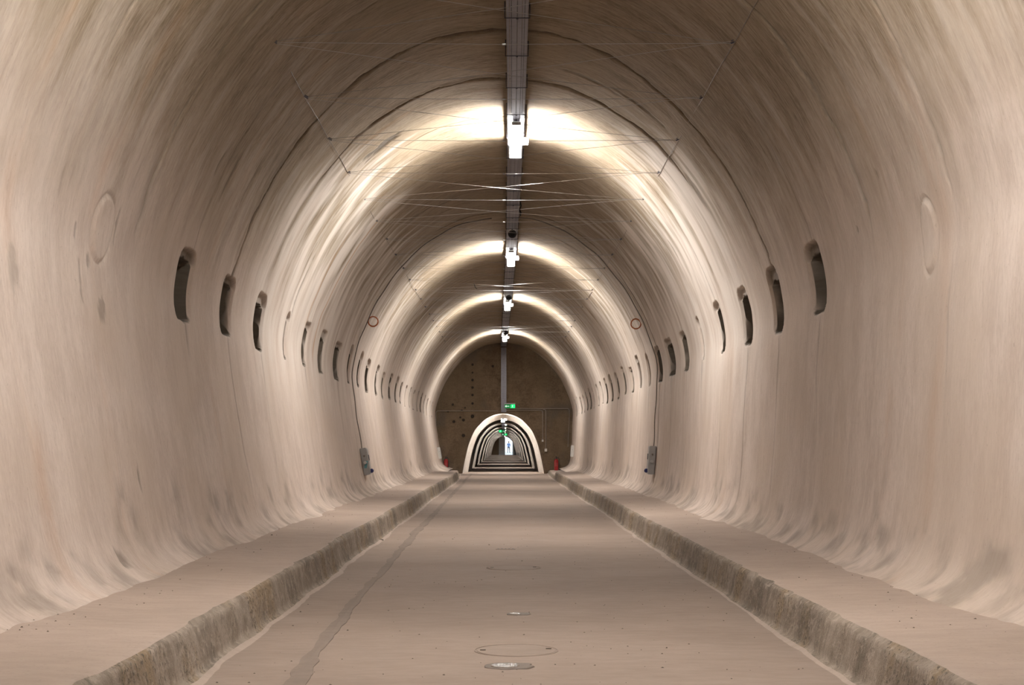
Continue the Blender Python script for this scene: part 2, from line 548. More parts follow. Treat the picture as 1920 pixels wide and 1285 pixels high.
# single scars, soot marks and filled holes, (photo pixel, half length along the arch, half width along the tunnel, raw, pale, depth)
for (px, py, ls, ly, raw, pale, dep) in [
        (718, 272, .27, .13, 1.0, 0, .02), (690, 300, .05, .03, .7, 0, .01), (800, 393, .30, .06, .8, 0, .012), (835, 380, .25, .05, .6, 0, .01),
        (412, 305, .16, .03, .7, 0, .012), (430, 340, .22, .025, .7, 0, .012), (466, 350, .24, .02, .7, 0, .012), (392, 390, .2, .02, .6, 0, .01),
        (217, 425, .16, .022, .75, 0, .015), (152, 530, .16, .02, .75, 0, .015), (141, 430, .06, .02, .6, 0, .01), (190, 582, .07, .09, .42, 0, -.004),
        (22, 503, .13, .07, .32, .1, -.006), (165, 490, .06, .04, .5, 0, .006), (562, 540, .40, .045, .5, 0, .01), (1200, 408, .12, .05, .9, 0, .015),
        (1262, 461, .14, .03, 1.0, 0, .015), (640, 560, .3, .02, .5, 0, .008), (1110, 150, .3, .05, .5, 0, .008), (1190, 190, .3, .04, .55, 0, .01),
        (700, 540, .16, .05, .7, 0, .01), (836, 522, .22, .05, .6, 0, .006), (1640, 330, .03, .012, .7, 0, .01), (1606, 430, .02, .012, .7, 0, .01),
        (265, 905, .12, .03, .6, 0, .01), (232, 1052, .08, .07, .6, 0, .015), (1335, 500, .10, .03, .35, 0, .005), (1300, 350, .3, .05, .35, 0, .005)]:
    s0, y0 = pix(px, py)
    rr = np.where(np.abs(Y - y0) < ly * 3)[0]
    cc = np.where(np.abs(S - s0) < ls * 3)[0]
    if len(rr) < 2 or len(cc) < 2: continue
    W = (slice(rr[0], rr[-1] + 1), slice(cc[0], cc[-1] + 1))
    e = np.hypot((SS[W] - s0) / ls, (YY[W] - y0) / ly) + fbm(SS[W] * 7, YY[W] * 14, 200 + px, 3) * .9
    mm = 1 - sstep(.72, 1.12, e)
    RAW_SHADE[W] = np.maximum(RAW_SHADE[W], mm * raw)
    PALE[W] = np.maximum(PALE[W], mm * pale)
    H[W] += mm * dep
# two plastered-over niches near the camera: raised oval patches with an open rim
for (px, py, ls, ly) in [(1742, 450, .24, .15), (190, 430, .22, .22)]:
    s0, y0 = pix(px, py)
    e = np.hypot((SS - s0) / ls, (YY - y0) / ly) + fbm(SS * 3, YY * 3, 300 + px, 2) * .2
    H += -.012 * (1 - sstep(.85, 1.0, e)) + .012 * np.exp(-((e - 1.05) / .07) ** 2)
    RAW_SHADE = np.maximum(RAW_SHADE, .22 * np.exp(-((e - 1.05) / .08) ** 2) * np.clip(.5 + 2 * fbm(SS * 4, YY * 4, 17, 2), 0, 1))
# rust run and pale leaching on the left
L = (SS < 0)
wob = fbm(SS * 1.6, YY * 0, 333, 3) * .10
RUST = np.maximum(RUST, L * np.exp(-((YY + wob - 19.85) / .022) ** 2) * sstep(2.2, 2.5, ZZ) * (1 - sstep(4.2, 4.6, ZZ)) * .95)
RUST = np.maximum(RUST, L * np.exp(-((YY + wob - 18.75) / .06) ** 2) * sstep(2.2, 2.6, ZZ) * (1 - sstep(3.7, 4.2, ZZ)) * .35)
for (yy, side, wd, am) in [(7.6, -1, .10, .35), (9.1, -1, .12, .3), (8.6, 1, .12, .25), (12.6, -1, .1, .2), (15.9, -1, .1, .25), (16.4, 1, .15, .25), (9.6, 1, .1, .25)]:
    RUST = np.maximum(RUST, (SIDE == side) * am * .55 * np.exp(-((YY + wob * 1.5 - yy) / wd) ** 2) * np.clip(.3 + 2 * fbm(SS * 2, YY * 9, 350, 3), 0, 1))
PALE = np.maximum(PALE, (.16 + .22 * sstep(13.5, 15, YY)) * sstep(.12, .42, fbm(SS * 1.3, YY * 6, 360, 4)) * (1 - sstep(4.4, 5.0, ZZ)) * (.25 + .75 * sstep(1.6, 2.8, ZZ)) * sstep(.5, 1.0, ZZ))
clean = sstep(14.1, 15.3, YY + wob * 3) * (1 - .35 * sstep(22.5, 24.5, YY + wob * 3))
PALE = np.maximum(PALE, clean * .92 * np.clip(.62 + 1.3 * fbm(SS * 1.2, YY * 6, 372, 4), 0, 1) * sstep(1.2, 2.6, ZZ) * (1 - sstep(4.15, 4.7, ZZ + fbm(SS * .3, YY * 5, 373, 3) * .7)))
for yc in (15.6, 17.6, 18.3):
    PALE = np.maximum(PALE, .6 * np.exp(-((YY + wob * 2 - yc) / .22) ** 2) * np.clip(.5 + 2 * fbm(SS * .8, YY * 6, 371, 3), 0, 1) * (1 - sstep(4.0, 4.8, ZZ)) * sstep(.8, 2.2, ZZ))
# damp dirt creeping up the foot of the walls
foot = (1 - sstep(.36, .78, ZZ + fbm(SS * 2.5, YY * 2.0, 380, 4) * .5)) * np.clip(.25 + 1.9 * fbm(SS * 5, YY * 4.5, 381, 4), 0, 1)
RAW_SHADE = np.maximum(RAW_SHADE, .42 * foot)
H += fbm(SS * 3, YY * 2.2, 390, 4) * .022 * (1 - sstep(.3, .75, ZZ))

P = np.stack([bx + bnx * H, YY, bz + bnz * H], -1)
du = np.gradient(P, axis=1)
dv = np.gradient(P, axis=0)
N = np.cross(du, dv)
N /= np.linalg.norm(N, axis=-1, keepdims=True) + 1e-12
inward = -(N[..., 0] * bnx + N[..., 2] * bnz)
if inward.mean() < 0:
    N = -N
    FLIP = True
else:
    FLIP = False
SUV = np.stack([SS, YY, np.zeros_like(SS)], -1)
ci_l = int(np.searchsorted(S, s_of_z(3.0, -1)))
ci_r = int(np.searchsorted(S, s_of_z(3.0, 1)))
for name, a, b, lab in (('wall_left', 0, ci_l + 1, 'pale plastered left tunnel wall with a row of slot niches'),
                        ('ceiling', ci_l, ci_r + 1, 'brownish barrel vault with ring joints and soot streaks'),
                        ('wall_right', ci_r, len(S), 'pale plastered right tunnel wall with a row of slot niches')):
    o = grid_mesh(name, P[:, a:b], M['wall'], {'suv': SUV[:, a:b], 'raw': RAW_SHADE[:, a:b], 'rust': RUST[:, a:b], 'pale': PALE[:, a:b]}, N[:, a:b], FLIP)
    tag(o, lab, kind='structure')

# ---------------------------------------------------------------- floor, walkways
gy = np.r_[np.arange(BACK_Y, 5, .5), np.arange(5, 22, .05), np.arange(22, END_Y, .12), END_Y + .05]
def floor_z(x, y):
    return fbm(np.asarray(x) * 1.1, np.asarray(y) * .6, 500, 3) * .012
gx = np.arange(-2.05, 2.15, .06)
GX, GY = np.meshgrid(gx, gy)
floor = grid_mesh('floor', np.stack([GX, GY, floor_z(GX, GY)], -1), M['floor'])
tag(floor, 'dusty pinkish concrete roadway running down the tunnel', kind='structure')

fy = np.r_[np.arange(3, 22, .045), np.arange(22, 54.8, .1)]
fc = np.interp(fy, [3, 6.4, 10.9, 18.5, 46, 55], [-.93, -.975, -1.07, -1.135, -1.24, -1.29]) + fbm(fy * .5, fy * 0, 510, 3) * .04
hw = .040 + .008 * np.sin(fy * .4)
el = fc - hw + fbm(fy * 3, fy * 0, 511, 4) * .03
er = fc + hw + fbm(fy * 3, fy * 0, 512, 4) * .03
rows = []
for i, yv in enumerate(fy):
    zt = float(floor_z(fc[i], yv))
    rows.append([(el[i] - .006, yv, zt - .02), (el[i], yv, zt + .004), (fc[i], yv, zt + .0065), (er[i], yv, zt + .004), (er[i] + .006, yv, zt - .02)])
o = grid_mesh('trench_fill', np.array(rows), M['fill'], smooth=False)
o.parent = floor
tag(o, 'darker ragged strip of filled trench')

def walkway(side, lab, name):
    out = []
    for yv in gy:
        low = sstep(45.7, 45.95, yv)
        zt = .25 * (1 - low) + .125 * low
        edge = (1.52 if side < 0 else 1.68)
        edge = edge + low * (np.interp(yv, [46, 55], [0.0, .31 if side < 0 else .1]))
        edge += float(fbm(yv * .35, side * 3.0, 520, 3)) * .05 + float(fbm(yv * 5, side * 3.0, 521, 4)) * .014
        base = edge - .045 + float(fbm(yv * 2, side * 3.0, 522, 4)) * .02
        chip = max(0.0, float(fbm(yv * 3.5, side * 5.0, 523, 4)) - .1) * .05
        row = []
        xs = np.linspace(2.72 if side > 0 else 2.62, edge + .05, 16)
        for x in xs:
            row.append((side * x, yv, zt + float(fbm(x * 1.6, yv * .9, 524 + side, 4)) * .018 + .02 * (x - edge)))
        row.append((side * (edge + .022 + chip), yv, zt - .003))
        row.append((side * (edge + .004 + chip * .4), yv, zt - .014 - chip))
        for j, t in enumerate(np.linspace(.12, .9, 7)):
            x = edge + (base - edge) * t + float(fbm(yv * 4, t * 2.6, 530 + side, 4)) * .010
            row.append((side * x, yv, zt * (1 - t)))
        row.append((side * (base - .015), yv, .012))
        row.append((side * (base - .07 + float(fbm(yv * 2.4, side * 1.0, 540, 3)) * .03), yv, -.012))
        out.append(row)
    A = np.array(out)
    mi = np.zeros((A.shape[0] - 1, A.shape[1] - 1), int)
    mi[:, 16:] = 1
    mi[:, -1:] = 0
    o = grid_mesh(name, A, [M['walk'], M['kerb']], flip=(side > 0), mat_idx=mi)
    tag(o, lab, kind='structure')
walkway(-1, 'raised concrete walkway with ochre stained kerb along the left wall', 'raised_walkway')
walkway(1, 'raised concrete walkway with dark mottled kerb along the right wall', 'raised_walkway')

# ---------------------------------------------------------------- end wall with the hallway mouth
HW = [(1.62, -.06), (1.62, 0), (1.52, .53), (1.375, 1.16), (1.136, 1.74), (.72, 2.18), (.35, 2.36), (0, 2.41)]
hp = np.array([(-x, z) for x, z in HW] + [(x, z) for x, z in HW[-2::-1]])
hs_ = np.r_[0, np.cumsum(np.hypot(*np.diff(hp, axis=0).T))]
T = np.linspace(0, 1, 141)
hxs, hzs = np.interp(T * hs_[-1], hs_, hp[:, 0]), np.interp(T * hs_[-1], hs_, hp[:, 1])
k2 = np.exp(-.5 * (np.arange(-8, 9) / 3.0) ** 2); k2 /= k2.sum()
def sm2(a):
    e = np.r_[2 * a[0] - a[8:0:-1], a, 2 * a[-1] - a[-2:-10:-1]]
    return np.convolve(e, k2, 'valid')
hxs, hzs = sm2(hxs), sm2(hzs)
hxs = hxs - .03
# outer outline: the hall profile pushed outwards, closed down to the floor
op = np.r_[[[px_[0] + .4, -.1], [px_[0] - .45, -.1]], np.stack([px_ + nx_ * .12, pz_ + nz_ * .12], -1)[60:-60], [[px_[-1] + .45, -.1], [px_[-1] - .4, -.1]]]
og = np.r_[0, np.cumsum(np.hypot(*np.diff(op, axis=0).T))]
ox, oz = np.interp(T * og[-1], og, op[:, 0]), np.interp(T * og[-1], og, op[:, 1])
rad = np.linspace(0, 1, 46)[:, None]
WX, WZ = hxs[None] * 1.005 * (1 - rad) + ox[None] * rad, hzs[None] * (1 - rad) + oz[None] * rad
WYo = END_Y + fbm(WX * 1.5, WZ * 1.5, 600, 4) * .03 + .02 * (1 - rad)
o = grid_mesh('wall_end', np.stack([WX, WYo, WZ], -1), M['end'],
              {'suv': np.stack([WX * 1.3, WZ * .35, np.zeros_like(WX)], -1), 'raw': np.clip(fbm(WX * 1.6, WZ * 1.6, 610, 5) * 2.2 - .35, 0, .8), 'rust': np.zeros_like(WX), 'pale': np.zeros_like(WX)})
wall_end = tag(o, 'dark brown raw concrete end wall around the hallway mouth', kind='structure')
def end_pt(px, py, dy=0.0):
    k = (END_Y - dy) / F_PX
    return Vector(((px - VPX) * k, END_Y - dy, CAM_H - (py - VPY) * k))
for (px, py, r) in [(886, 684, .05), (886, 699, .04), (886, 713, .05), (886, 727, .05), (886, 741, .05), (886, 757, .05), (924, 687, .05),
                    (869, 788, .06), (863, 783, .04), (840, 772, .04), (872, 765, .035), (866, 770, .04), (869, 817, .07), (886, 781, .07), (849, 759, .05), (851, 791, .06)]:
    c = end_pt(px, py)
    hole = MB().lathe([(r, .02), (r * 1.02, -.012), (r * .7, -.010), (r * .6, .0)], 9, (c.x, END_Y - .012, c.z), 'Y').build('tie_hole', M['hole'], wall_end)  # shallow dark discs; the shade inside a hole is put into their colour
# back wall behind the camera
o = grid_mesh('wall_back', np.stack([WX * 0 + (ox[None] * rad), np.full_like(WX, BACK_Y + .05), 1.5 + (oz[None] - 1.5) * rad], -1), M['wall'],
              {'suv': np.stack([WX, WZ, WX * 0], -1), 'raw': WX * 0, 'rust': WX * 0, 'pale': WX * 0})
tag(o, 'plain plastered wall closing the hall behind the viewer', kind='structure')

# ---------------------------------------------------------------- hallway beyond
RIB0, RIBP, RIBW = 2.5, 6.6, 1.1
hy = [0, .04, .10, .2, .35, .6, 1.2, 2.0]
t = RIB0
while t < EXIT_Y - END_Y - 1.5:
    hy += [t - .001, t + .05, t + .12, t + RIBW - .12, t + RIBW - .05, t + RIBW, t + RIBW + 2.0, t + RIBW + 4.0]
    t += RIBP
hy = END_Y + np.r_[np.array(hy), EXIT_Y - END_Y]
rows, suv = [], []
for yv in hy:
    t = yv - END_Y
    flare = 1.0 + .03 * math.exp(-(t / .12) ** 2)
    ph = (t - RIB0) % RIBP
    rib = .085 * (sstep(-.001, .12, ph) * (1 - sstep(RIBW - .12, RIBW, ph))) if t >= RIB0 - .0005 else 0.0
    sc = flare - rib
    rows.append(np.stack([(hxs + .03) * sc - .03, np.full_like(hxs, yv), hzs * sc], -1))
    suv.append(np.stack([T * hs_[-1], np.full_like(T, yv), T * 0], -1))
A = np.array(rows)
z0 = A[..., 0] * 0
o = grid_mesh('hallway_vault', A, M['hallway'], {'suv': np.array(suv), 'raw': z0, 'rust': z0, 'pale': z0}, flip=True, smooth=False)
tag(o, 'narrow ribbed hallway vault receding behind the end wall', kind='structure')
o = MB().box((0, (END_Y + EXIT_Y) / 2 + .02, -.1), (3.6, EXIT_Y - END_Y, .2)).build('hallway_floor', M['floor'])
tag(o, 'striped hallway floor leading to the far gate', kind='structure')

# ---------------------------------------------------------------- cable tray along the crown
TRAY_Z, TRAY_W = 5.05, .205
def tray_x(yv):
    return float(np.interp(yv, [-20, 0, 11.6, 17, 27.6, 37, 48, 55], [.08, .09, .115, .15, .15, .10, .035, -.01]))
tray = empty('cable_tray', (0, 0, 0))
tag(tray, 'perforated galvanised cable tray hung along the crown of the vault', 'cable tray')
cols = [-.072, -.054, .0, .046, .068]
def tray_section(y0, y1):
    m = MB()
    slot_w, pitch = .009, .028
    edges = [-TRAY_W / 2]
    for c in cols: edges += [c - slot_w / 2, c + slot_w / 2]
    edges.append(TRAY_W / 2)
    def pt(dx, yv, z): return (tray_x(yv) + dx, yv, z)
    def strip(a, b, ya, yb, z0=TRAY_Z, th=.002):
        m.add([pt(a, ya, z0), pt(b, ya, z0), pt(b, yb, z0), pt(a, yb, z0), pt(a, ya, z0 + th), pt(b, ya, z0 + th), pt(b, yb, z0 + th), pt(a, yb, z0 + th)],
              [(0, 1, 2, 3), (4, 7, 6, 5), (0, 4, 5, 1), (3, 2, 6, 7), (0, 3, 7, 4), (1, 5, 6, 2)])
    for i in range(0, len(edges), 2):
        strip(edges[i], edges[i + 1], y0, y1)
    for x in (-.086, -.030, .022, .086):                 # pressed ribs
        strip(x - .003, x + .003, y0, y1, TRAY_Z - .005, .005)
    far = y0 > 30
    for c in cols:
        yv = y0
        st = pitch * (3 if far else 1)
        while yv < y1 - .001:
            ye = min(yv + st * .45, y1)
            m.add([pt(c - slot_w / 2, yv, TRAY_Z), pt(c + slot_w / 2, yv, TRAY_Z), pt(c + slot_w / 2, ye, TRAY_Z), pt(c - slot_w / 2, ye, TRAY_Z)], [(0, 1, 2, 3)])
            yv += st
    for sx in (-1, 1):                                    # side rails with a folded lip
        a, b = (sx * TRAY_W / 2, sx * (TRAY_W / 2 - .002))
        strip(min(a, b), max(a, b), y0, y1, TRAY_Z, .06)
        a, b = (sx * TRAY_W / 2, sx * (TRAY_W / 2 - .014))
        strip(min(a, b), max(a, b), y0, y1, TRAY_Z + .058, .002)
    m.build('tray_section', M['galv'], tray)
yv = 3.0
while yv < END_Y - .1:
    y1 = min(yv + 3.0, END_Y)
    tray_section(yv, y1 - .004)
    yv = y1
for off, r in ((-.05, .014), (-.01, .017), (.035, .012), (.06, .015)):
    MB().tube([(tray_x(q) + off + .004 * math.sin(q * 1.3 + off * 60), q, TRAY_Z + .005 + r) for q in np.arange(3, END_Y + .01, 1.0)], r, 6).build('cable', M['cable'], tray)
def z_crown(x): return float(np.interp(s_of_x(x), S_T, pz_))
def s_of_x(x):
    m = np.abs(S_T) < 2.0
    return float(np.interp(x, px_[m], S_T[m]))
m = MB()
rx, ry = tray_x(END_Y), END_Y - .07
for a, b in ((-.103, -.060), (-.050, -.006), (.006, .050), (.060, .103)):
    m.box((rx + (a + b) / 2, ry, 3.72), (b - a, .003, 2.56))
zq = 2.45
while zq < 5.0:
    for c in (-.055, 0, .055):
        m.box((rx + c, ry, zq), (.012, .003, .03))
    zq += .07
for sx in (-1, 1):
    m.box((rx + sx * .103, ry + .03, 3.72), (.003, .06, 2.56))
m.build('tray_riser', M['galv'], tray)
yv = 10.25
while yv < END_Y:
    x = tray_x(yv)
    m = MB()
    h = TRAY_W / 2 + .012
    m.tube([(x - h, yv, z_crown(x - h) + .03), (x - h, yv, TRAY_Z - .012), (x + h, yv, TRAY_Z - .012), (x + h, yv, z_crown(x + h) + .03)], .006, 6)
    m.box((x, yv, TRAY_Z - .018), (.02, .02, .014))
    m.build('hanger', M['galv_dark'], tray)
    yv += 1.24

# ---------------------------------------------------------------- wall fittings on the vault: lamps
ORD = ['nearest', 'second', 'third', 'fourth', 'fifth', 'sixth', 'seventh', 'eighth', 'ninth', 'tenth', 'eleventh', 'twelfth', 'thirteenth', 'fourteenth', 'fifteenth',
       'sixteenth', 'seventeenth', 'eighteenth', 'nineteenth', 'twentieth', 'twenty-first', 'twenty-second', 'twenty-third', 'twenty-fourth', 'twenty-fifth']
def make_lamp(length, lampmat, watt, spread=125, q=1.0, angs=(-195, -140, -90, -40, 15)):
    r = empty('tube_lamp')
    h = length / 2
    # housing: shallow trough
    m = MB()
    m.box((0, 0, -.012 * q), (.115 * q, length, .045 * q), bevel=.01 * q)
    hs = m.build('housing', M['housing'], r)
    # half-round diffuser
    vs, fs, n = [], [], 6
    for yy in (-h + .03, h - .03):
        for k in range(n + 1):
            a = math.pi * k / n
            vs.append((math.cos(a) * .075 * q, yy, (-.036 - math.sin(a) * .085) * q))
    for k in range(n):
        fs.append((k, k + 1, n + 2 + k, n + 1 + k))
    MB().add(vs, fs).build('diffuser', lampmat, r)
    # added area lights outside the diffuser shape the tube's light sideways and down
    for ang in angs:
        ld = bpy.data.lights.new('tube_light', 'AREA')
        ld.shape, ld.size, ld.size_y = 'RECTANGLE', .05 * q, length - .1
        ld.energy = watt / len(angs)
        ld.color = (1.0, .97, .935)
        ld.spread = math.radians(spread)
        a = math.radians(ang)
        d = Vector((math.cos(a), 0, math.sin(a)))
        lo = bpy.data.objects.new('tube_light', ld)
        col.objects.link(lo)
        lo.parent = r
        lo.location = (d.x * .079 * q, 0, (-.04 + d.z * .092) * q)
        lo.rotation_euler = (0, -math.atan2(d.x, -d.z), 0)
    for sy in (-1, 1):
        MB().box((0, sy * (h - .018), -.056 * q), (.158 * q, .03, .136 * q), bevel=.012 * q).build('end_cap', M['cap'], r)
        MB().box((0, sy * (h * .6), .02 * q), (.03 * q, .04, .045 * q)).build('clip', M['galv'], hs)
    MB().box((.125 * q, h * .25, -.02 * q), (.075 * q, .12, .075 * q), bevel=.006 * q).build('junction_box', M['white'], r)
    return r
proto = make_lamp(1.5, M['lamp'], LAMP_WATT)
seen = ['lit tube lamp under the tray just above the photo’s top edge', 'lit tube lamp under the tray, largest and highest in view', 'lit tube lamp under the tray, second largest in view',
        'lit tube lamp under the tray, third largest in view', 'lit tube lamp under the tray, last before the end wall']
for i, ly in enumerate(HALL_LAMP_Y):
    o = proto if i == 0 else copy_tree(proto)
    o.location = (tray_x(ly), ly, TRAY_Z - .045)
    o.rotation_euler = (0, 0, 0)
    lab = seen[i - 2].replace('’', "'") if i >= 2 else ('lit tube lamp behind the viewer, farther back' if i == 0 else 'lit tube lamp just behind the viewer')
    tag(o, lab, 'lamp', 'tube lamps along the hall')
small = make_lamp(1.2, M['hall_lamp'], LAMP_WATT * 1.5, 140)
slim = make_lamp(1.2, M['slim_lamp'], LAMP_WATT * 1.5, 135, .32, (-180, -90, 0))
hall_y = [56.6 + 13.2 * k for k in range(8)] + [161.5]  # the last lamp is added only to brighten the gate leaf
for i, ly in enumerate(hall_y):
    o = small if i == 0 else (slim if i == 1 else copy_tree(slim))
    o.location = (-.04, ly, 2.20) if i == 0 else (.085, ly, 2.175)
    tag(o, 'lit tube lamp inside the hallway, ' + ('right at its mouth' if i == 0 else ORD[i] + ' from the end wall'), 'lamp', 'tube lamps in the hallway')
hm = MB()
hm.box((-.04, (END_Y + EXIT_Y) / 2 + 3.0, 2.20), (.16, EXIT_Y - END_Y - 9, .05))
o = hm.build('conduit_trunking', M['galv_dark'])
tag(o, 'dark metal trunking along the hallway crown carrying its lamps', 'trunking')

# round dark loudspeakers ahead of the lamps
def make_speaker():
    r = empty('round_speaker')
    horn = MB().lathe([(.035, .09), (.062, .07), (.075, .02), (.078, -.02), (.070, -.035), (.05, -.028)], 20, (0, 0, 0), 'Y').build('horn', M['speaker'], r, True)
    MB().tube([(-.085, .02, 0), (-.085, .02, .10), (.085, .02, .10), (.085, .02, 0)], .006, 6).build('bracket', M['galv'], r)
    MB().lathe([(.045, -.03), (.04, -.034)], 16, (0, 0, 0), 'Y').build('grille', M['black'], horn)
    return r
sp = make_speaker()
for i, (sy, lab) in enumerate([(25.0, 'round dark loudspeaker under the tray ahead of the second largest lamp'), (35.7, 'round dark loudspeaker under the tray ahead of the third largest lamp'),
                               (46.8, 'round dark loudspeaker under the tray nearest the end wall')]):
    o = sp if i == 0 else copy_tree(sp)
    o.location = (tray_x(sy) + (.0, .02, .02)[i], sy, TRAY_Z - .125)
    tag(o, lab, 'loudspeaker', 'loudspeakers under the cable tray')

# ---------------------------------------------------------------- steel wires strung across the vault
NODE_Z, NODE_X = 4.31, 1.80
nodes = [9.25 + 1.75 * k for k in range(20)]
def wire(name, a, b, r, lab, clamp=False, group='cross wires under the vault'):
    a, b = Vector(a), Vector(b)
    mid = (a + b) / 2
    root = MB().tube([a - mid, Vector((0, 0, -.012)), b - mid], r, 5).build(name, M['steel_wire'])
    root.location = mid
    if clamp:
        MB().box((.0, 0, -.012), (.03, .014, .014), bevel=.003).build('clamp', M['steel_wire'], root)
    for p, sgn in ((a - mid, -1), (b - mid, 1)):
        MB().tube([p, p + Vector((sgn * .06, 0, .03))], .004, 5).build('anchor', M['galv_dark'], root)
    tag(root, lab, 'wire', group)
for i, ny in enumerate(nodes):
    wire('steel_wire', (-NODE_X, ny, NODE_Z), (NODE_X, ny + .02, NODE_Z), .0021, 'thin steel wire straight across the vault, %s of its kind from the viewer' % ORD[i], True)
for i in range(len(nodes) - 1):
    a, b = nodes[i], nodes[i + 1]
    wire('steel_wire', (-NODE_X, a, NODE_Z - .01), (NODE_X, b, NODE_Z - .01), .0018, 'slanting steel wire across the vault, farther at its right end, %s from viewer' % ORD[i])
    wire('steel_wire', (-NODE_X, b, NODE_Z + .01), (NODE_X, a, NODE_Z + .01), .0018, 'slanting steel wire across the vault, farther at its left end, %s from viewer' % ORD[i])
for sx, w in ((-1, 'left'), (1, 'right')):
    m = MB()
    m.tube([(sx * (NODE_X + .03), q, NODE_Z + (0 if i % 2 else .015)) for i, q in enumerate(np.arange(8.4, 43.6, .875))], .0028, 5)
    o = m.build('carrier_wire', M['conduit_dark'])
    tag(o, 'long thin carrier wire along the %s haunch of the vault' % w, 'wire', 'carrier wires along the vault')

# ---------------------------------------------------------------- cable runs and electrical boxes at y = 24.6
def ring_cable(side, z_from, yv, r, mat, nm, lab):
    s0 = s_of_z(z_from, side)
    sv = np.linspace(s0, side * .22, 60)
    o = MB().tube([on_wall(a, yv + .05 * math.sin(a * 1.1) , .035 + .006 * math.sin(a * 9)) for a in sv], r, 6).build(nm, mat)
    tag(o, lab, 'cable', 'cables looped over the vault')
ring_cable(-1, 1.06, 24.62, .009, M['conduit_dark'], 'wall_cable', 'dark cable climbing the left wall from the grey box to the tray')
ring_cable(1, 1.10, 24.42, .009, M['conduit_dark'], 'wall_cable', 'dark cable climbing the right wall from the grey box to the tray')

def elec_box(side, yv, z0, z1, lab):
    s = s_of_z((z0 + z1) / 2, side)
    x, z, nx, nz = prof(s)
    tilt = math.atan2(nz, abs(nx)) * -1
    r = empty('electrical_box', on_wall(s, yv, .055), (0, (tilt if side > 0 else -tilt), 0))
    hgt = (z1 - z0)
    MB().box((0, 0, 0), (.105, .26, hgt), bevel=.008).build('enclosure', M['grey_box'], r)
    cv = MB().box((-side * .058, 0, .01), (.016, .235, hgt - .06), bevel=.004).build('cover', M['cover'], r)
    MB().box((-side * .07, .02, hgt * .12), (.006, .11, .10)).build('window', M['speaker'], cv)
    MB().lathe([(.028, 0), (.03, -.03), (.026, -.045)], 14, (-side * .005, -.13, -hgt * .05), 'Y').build('side_socket', M['cover'], r)
    MB().lathe([(.016, 0), (.018, -.02)], 12, (-side * .005, -.13, hgt * .2), 'Y').build('knockout', M['conduit_dark'], r)
    MB().lathe([(.035, 0), (.038, -.03), (.03, -.05)], 16, (-side * .085, -.03, -hgt * .38), 'Y').build('blue_socket', M['blue'], r)
    if side < 0:
        MB().box((.012, -.1315, -hgt * .12), (.045, .002, .13), ry=.35).build('sticker', M['teal'], r)
    tag(r, lab, 'electrical box', 'electrical boxes on the walls')
elec_box(-1, 24.7, .58, 1.06, 'grey electrical box with teal sticker and blue socket on the left wall')
elec_box(1, 24.45, .60, 1.10, 'grey electrical box with blue socket and no sticker on the right wall')

# small white panels on both walls just before the end wall
for side, zz, lab in ((-1, .82, 'small white panel on the left wall beside the fire extinguisher'), (1, .90, 'small white panel on the right wall beside the fire extinguisher')):
    s = s_of_z(zz, side)
    x, z, nx, nz = prof(s)
    r = empty('wall_panel', on_wall(s, 53.0, .04), (0, math.atan2(nz, abs(nx)) * (-1 if side > 0 else 1), 0))
    MB().box((0, 0, 0), (.12, .30, .44), bevel=.008).build('case', M['white'], r)
    MB().box((-side * .064, 0, 0), (.012, .26, .38), bevel=.003).build('lid', M['cover'], r)
    MB().lathe([(.012, 0), (.01, -.012)], 10, (-side * .02, -.15, .05), 'Y').build('screw_cap', M['galv'], r)
    tag(r, lab, 'panel', 'white panels near the end wall')

# orange wire hoops
for side, px, py, lab in ((-1, 686, 595, 'small orange wire hoop on the left haunch of the vault'), (1, 1210, 596, 'small orange wire hoop on the right haunch of the vault')):
    s, yv = pix(px, py)
    yv = 24.9
    c = on_wall(s, yv, .10)
    m = MB()
    m.tube([(.088 * math.cos(a), 0.01 * math.sin(2 * a), .088 * math.sin(a)) for a in np.linspace(0.2, 2 * math.pi + .5, 36)], .012, 6)
    o = m.build('wire_hoop', M['orange'])
    o.location = c
    hp0 = MB().tube([(side * .08, 0, .03), (side * .13, 0, .06)], .006, 5).build('hook', M['galv_dark'], o)
    tag(o, lab, 'hoop', 'orange wire hoops')

# small hook on the tray and a stub of steel on the vault
o = MB().tube([(0, 0, 0), (.012, -.05, -.07), (-.012, -.1, -.14), (.01, -.12, -.2), (0, -.1, -.24)], .011, 6).build('cable_tail', M['cable'])
o.location = (tray_x(22.6) + .115, 22.6, TRAY_Z + .03)
tag(o, 'short black cable tail hanging off the right side of the tray', 'cable')
s, yv = pix(889, 532)
o = MB().tube([on_wall(s, yv, -.02), on_wall(s, yv, .10), on_wall(s, yv, .14) + Vector((.03, 0, 0))], .012, 6).build('steel_stub', M['conduit_dark'])
tag(o, 'short bent steel stub sticking out of the vault left of the tray', 'steel stub')

